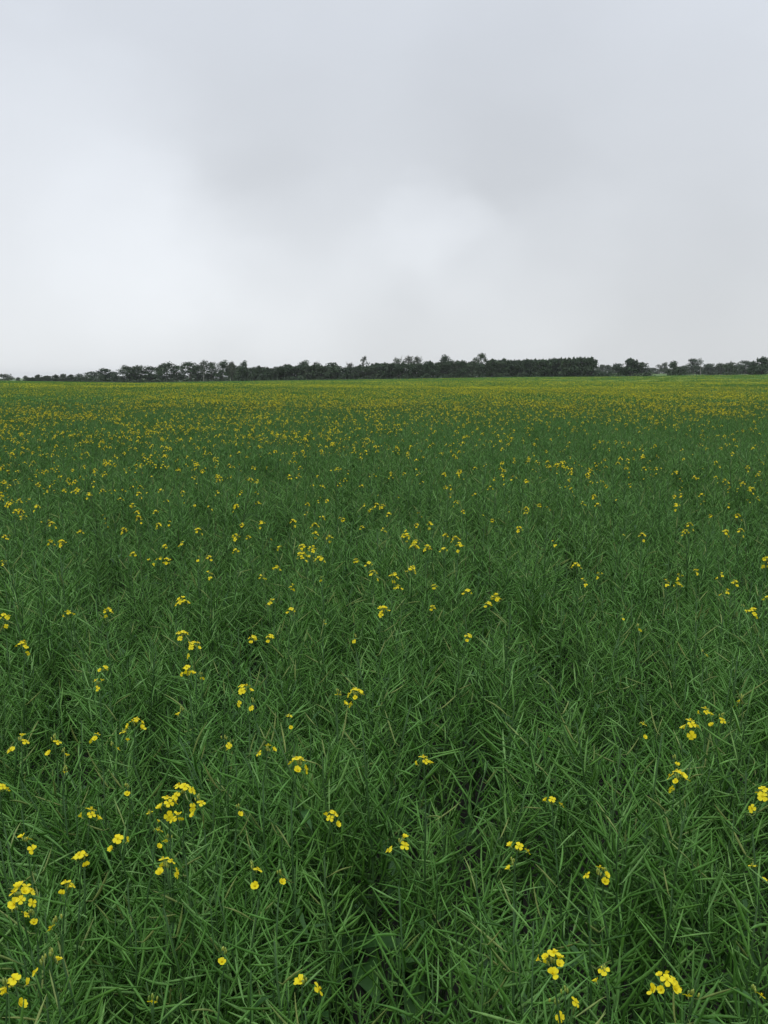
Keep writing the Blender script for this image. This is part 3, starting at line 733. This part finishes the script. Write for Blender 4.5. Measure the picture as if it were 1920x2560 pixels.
# distinct trees, left to right
T = [
 ('leafy_tree', 'round', 14, 934, 44, 640, 'mid_foliage', 'low rounded tree at the far left end of the horizon'),
 ('leafy_tree', 'bushy', 63, 938, 16, 640, 'mid_foliage', 'tiny lone bush tree just right of the far left clump'),
 ('leafy_tree', 'bushy', 45, 942, 14, 660, 'distant_foliage', 'smallest bush tree in the gap beside the far left clump'),
 ('leafy_tree', 'spiky', 96, 937, 22, 620, 'mid_foliage', 'low spiky tree on the far left skyline, leftmost of its row'),
 ('leafy_tree', 'spiky', 118, 939, 26, 620, 'mid_foliage', 'low spiky tree on the far left skyline, second of its row'),
 ('leafy_tree', 'spiky', 138, 937, 24, 610, 'dark_foliage', 'low spiky tree on the far left skyline, third of its row'),
 ('leafy_tree', 'spiky', 158, 935, 24, 610, 'mid_foliage', 'low spiky tree on the far left skyline, fourth of its row'),
 ('leafy_tree', 'spiky', 178, 937, 26, 600, 'dark_foliage', 'low spiky tree beside the rounded dark bush on the left skyline'),
 ('leafy_tree', 'round', 197, 934, 32, 560, 'dark_foliage', 'compact rounded dark tree between low spiky bushes and taller trees at left'),
 ('leafy_tree', 'aspen', 228, 929, 46, 540, 'dark_foliage', 'small spreading tree at the left foot of the taller row'),
 ('leafy_tree', 'aspen', 262, 921, 44, 520, 'dark_foliage', 'two-lobed tree, first step up of the left tree row'),
 ('leafy_tree', 'bushy', 286, 928, 46, 520, 'dark_foliage', 'low bushy tree tucked between the two-lobed tree and the flat topped row'),
 ('aspen_tree', 'aspen', 316, 915, 44, 500, 'dark_foliage', 'flat topped dark tree, leftmost of the tall open row at left'),
 ('aspen_tree', 'aspen', 345, 914, 46, 500, 'dark_foliage', 'flat topped dark tree, second of the tall open row at left'),
 ('aspen_tree', 'aspen', 378, 916, 48, 500, 'dark_foliage', 'flat topped dark tree, third of the tall open row at left'),
 ('aspen_tree', 'aspen', 415, 907, 50, 490, 'dark_foliage', 'broad high crowned tree with sky showing below it, mid row at left'),
 ('aspen_tree', 'aspen', 442, 913, 34, 490, 'dark_foliage', 'shorter tree between the two broad high crowns at left'),
 ('aspen_tree', 'aspen', 474, 905, 56, 485, 'dark_foliage', 'broadest high crown of the open row at left'),
 ('aspen_tree', 'sparse', 508, 901, 40, 485, 'pale_foliage', 'thin crowned pale tree sticking up from the open row at left'),
 ('aspen_tree', 'aspen', 528, 905, 30, 485, 'dark_foliage', 'narrow tree with pale trunk right of the thin pale crown'),
 ('aspen_tree', 'aspen', 556, 903, 36, 480, 'dark_foliage', 'tall lone crown before the gap, right part of the open row'),
 ('aspen_tree', 'aspen', 580, 905, 26, 480, 'pale_foliage', 'leaning narrow tree beside the tall lone crown'),
 ('aspen_tree', 'aspen', 608, 904, 30, 475, 'dark_foliage', 'tall crown above the left end of the solid belt'),
 ('leafy_tree', 'bushy', 718, 907, 40, 470, 'dark_foliage', 'domed dark tree rising from the low part of the belt'),
 ('aspen_tree', 'aspen', 758, 903, 38, 470, 'mid_foliage', 'spreading greyish crown left of centre, first of a pair'),
 ('aspen_tree', 'sparse', 793, 904, 28, 470, 'pale_foliage', 'pale thin crown left of centre, second of a pair'),
 ('leafy_tree', 'bushy', 832, 903, 52, 470, 'dark_foliage', 'wide domed dark tree near the centre of the belt'),
 ('aspen_tree', 'sparse', 873, 906, 26, 465, 'pale_foliage', 'small twiggy tree between the domed tree and the tall thin one'),
 ('aspen_tree', 'thin', 909, 891, 30, 462, 'pale_foliage', 'tall spindly tree with long pale bare trunk near the centre'),
 ('leafy_tree', 'bushy', 955, 906, 60, 470, 'dark_foliage', 'rounded dark tree right of the spindly tree'),
 ('aspen_tree', 'sparse', 996, 893, 30, 470, 'mid_foliage', 'open lacy tree, left of the tall twiggy group'),
 ('aspen_tree', 'sparse', 1020, 890, 42, 470, 'pale_foliage', 'tallest of the twiggy half bare trees right of centre'),
 ('aspen_tree', 'sparse', 1043, 891, 38, 470, 'pale_foliage', 'twiggy half bare tree, right of the tallest twiggy one'),
 ('leafy_tree', 'bushy', 1068, 901, 50, 468, 'dark_foliage', 'full tree closing the right side of the twiggy group'),
 ('aspen_tree', 'aspen', 1115, 890, 44, 468, 'dark_foliage', 'rounded crown standing above the belt between twiggy group and high tuft'),
 ('leafy_tree', 'bushy', 1150, 901, 44, 466, 'dark_foliage', 'lower full tree right of the raised round crown'),
 ('aspen_tree', 'aspen', 1203, 883, 30, 466, 'mid_foliage', 'tallest tufted tree of the whole belt, right of centre'),
 ('leafy_tree', 'spiky', 1181, 903, 34, 466, 'dark_foliage', 'small tree at the left foot of the tallest tufted tree'),
 ('leafy_tree', 'spiky', 1232, 899, 40, 466, 'dark_foliage', 'spiky tree at the right foot of the tallest tufted tree'),
 ('leafy_tree', 'spiky', 1258, 898, 36, 466, 'dark_foliage', 'spiky tree joining the tall tuft to the dense right block'),
 ('leafy_tree', 'round', 1548, 907, 42, 470, 'dark_foliage', 'left tree of the separate rounded clump right of the dense block'),
 ('leafy_tree', 'spiky', 1576, 898, 50, 470, 'dark_foliage', 'highest tree of the separate rounded clump right of the dense block'),
 ('leafy_tree', 'round', 1606, 904, 52, 470, 'dark_foliage', 'right tree of the separate rounded clump right of the dense block'),
 ('aspen_tree', 'thin', 1648, 911, 20, 740, 'distant_foliage', 'little umbrella shaped tree alone in the right hand gap'),
 ('aspen_tree', 'aspen', 1661, 907, 22, 740, 'distant_foliage', 'small grey tree beside the umbrella shaped one'),
 ('leafy_tree', 'bushy', 1686, 900, 32, 480, 'dark_foliage', 'upright dark tree right of the gap'),
 ('leafy_tree', 'round', 1706, 918, 30, 480, 'dark_foliage', 'low dark bush tree at the foot of the upright one right of the gap'),
 ('aspen_tree', 'aspen', 1735, 896, 38, 650, 'distant_foliage', 'tall open pale crown in the right group'),
 ('aspen_tree', 'thin', 1753, 897, 22, 650, 'distant_foliage', 'thin leaning tree next to the tall open pale crown'),
 ('leafy_tree', 'bushy', 1776, 907, 40, 650, 'distant_foliage', 'greyish rounded tree, first right of the tall open crown'),
 ('aspen_tree', 'aspen', 1803, 908, 34, 650, 'distant_foliage', 'small flat crowned tree between two rounded ones at right'),
 ('leafy_tree', 'round', 1828, 904, 46, 540, 'mid_foliage', 'wide rounded tree in the right hand group'),
 ('aspen_tree', 'aspen', 1864, 902, 40, 650, 'distant_foliage', 'open crowned tree just left of the tree at the right edge'),
 ('leafy_tree', 'spiky', 1884, 904, 30, 500, 'dark_foliage', 'darker tree leaning toward the right edge clump'),
 ('leafy_tree', 'spiky', 1908, 894, 42, 480, 'dark_foliage', 'tall dark tree cut by the right edge of the view'),
]
for t in T: tree(*t, group='trees along the far edge of the field', bark='pale_bark' if t[1] in ('thin', 'sparse') else 'bark')
# the solid masses: look-alike trees that nothing tells apart
def belt(x0, x1, step, topf, kinds, Y0, Y1, mats, w, label, group):
    x = x0
    while x <= x1:
        tree('leafy_tree', str(rng.choice(kinds)), x, topf(x) + U(-3, 3), w * U(.85, 1.25), U(Y0, Y1), str(rng.choice(mats)), label, group)
        x += step * U(.75, 1.25)
ti = lambda xs, ys: (lambda x: float(np.interp(x, xs, ys)))
belt(212, 600, 19, ti([212, 260, 330, 480, 560, 600], [938, 934, 937, 936, 928, 914]), ['bushy'], 498, 520, ['dark_foliage', 'mid_foliage'], 34, 'low dark undergrowth tree below the tall open crowns at left', 'undergrowth trees of the left row')
belt(72, 212, 9, ti([72, 212], [944.5, 942]), ['spiky', 'spiky', 'bushy'], 600, 640, ['dark_foliage', 'mid_foliage'], 22, 'low scrubby tree in the ragged row on the far left skyline', 'scrubby trees of the far left row')
belt(1496, 1530, 9, ti([1490, 1530], [925, 927]), ['bushy'], 470, 500, ['dark_foliage'], 20, 'low shrubby tree filling the gap right of the dense block', 'shrubby trees in the right gap')
belt(600, 720, 10, ti([600, 720], [915, 917]), ['spiky', 'bushy'], 452, 462, ['dark_foliage'], 32, 'dark leafy tree in the even topped low stretch of the belt left of centre', 'trees of the low belt')
belt(715, 1275, 13, ti([715, 800, 900, 940, 1060, 1100, 1275], [915, 914, 915, 911, 908, 906, 903]), ['bushy', 'spiky', 'spiky'], 452, 466, ['dark_foliage', 'dark_foliage', 'mid_foliage'], 40, 'dark leafy tree filling the foot of the belt across the centre', 'trees of the centre belt')
belt(1268, 1486, 9, ti([1268, 1300, 1400, 1450, 1480, 1492], [902, 900, 898, 893, 896, 903]), ['spiky'], 448, 462, ['dark_foliage'], 36, 'tall dark spiky topped tree packed in the dense block right of centre', 'trees of the dense right block')
belt(1275, 1470, 17, ti([1268, 1486], [908, 905]), ['spiky', 'bushy'], 462, 476, ['dark_foliage'], 42, 'dark tree behind the front row of the dense block right of centre', 'trees at the back of the dense right block')
belt(1490, 1680, 15, ti([1490, 1530, 1600, 1640, 1680], [912, 913, 914, 921, 920]), ['bushy', 'round'], 740, 790, ['distant_foliage', 'mid_foliage'], 28, 'faint greyish tree of the farther row seen through the right hand gap', 'trees of the farther right row')
belt(1690, 1935, 14, ti([1690, 1760, 1850, 1930], [915, 914, 912, 908]), ['bushy', 'round'], 660, 700, ['mid_foliage', 'distant_foliage'], 32, 'soft rounded tree filling the foot of the right hand group', 'trees at the foot of the right group')
x = 335
while x < 600:
    tree('aspen_tree', 'aspen', x, float(np.interp(x, [335, 400, 480, 600], [919, 915, 911, 911])) + U(-2, 3), U(36, 50), U(500, 515), str(rng.choice(['dark_foliage', 'mid_foliage'])), 'dark aspen in the second rank behind the tall open crowns at left', 'second rank aspens of the left row'); x += U(70, 90)
# low brush along the field edge closes the foot of the belt
ub = MB()
for px in np.arange(208, 1500, 3.2):
    Yd = U(446, 450); X = (px - 960) / F * Yd; h0 = float(H(X, Yd)); hh = U(1.2, 2.8)
    leaf_cloud(ub, (X, Yd, h0 + hh * .45), (1.0, .8, hh * .6), 26, .3, .8)
for px in list(np.arange(1525, 1632, 3.5)) + list(np.arange(1674, 1720, 3.5)):
    Yd = U(462, 466); X = (px - 960) / F * Yd; h0 = float(H(X, Yd)); hh = U(1.2, 2.6)
    leaf_cloud(ub, (X, Yd, h0 + hh * .45), (1.0, .8, hh * .6), 26, .3, .8)
u = link('undergrowth', ub.mesh('undergrowth', [M['dark_foliage']], False)); u['kind'] = 'stuff'
u['label'] = 'dark brush along the foot of the tree belt'; u['category'] = 'undergrowth'

# ------------------------------------------------------------------ air
hm = MB(); x0, x1, y0, y1, z0, z1 = -3600, 3600, -700, 6100, float(Z.min()) - 1, 30
hm.add([(x, y, z) for z in (z0, z1) for y in (y0, y1) for x in (x0, x1)], [(0, 2, 3, 1), (4, 5, 7, 6), (0, 1, 5, 4), (2, 6, 7, 3), (0, 4, 6, 2), (1, 3, 7, 5)])
hz = bpy.data.materials.new('haze'); hz.use_nodes = True; t = hz.node_tree; t.nodes.clear()
pv = t.nodes.new('ShaderNodeVolumePrincipled'); pv.inputs['Color'].default_value = (.93, .95, .98, 1); pv.inputs['Density'].default_value = 0.00008
o = t.nodes.new('ShaderNodeOutputMaterial'); t.links.new(pv.outputs[0], o.inputs['Volume'])
h_ = link('haze', hm.mesh('haze', [hz], False)); h_['kind'] = 'stuff'
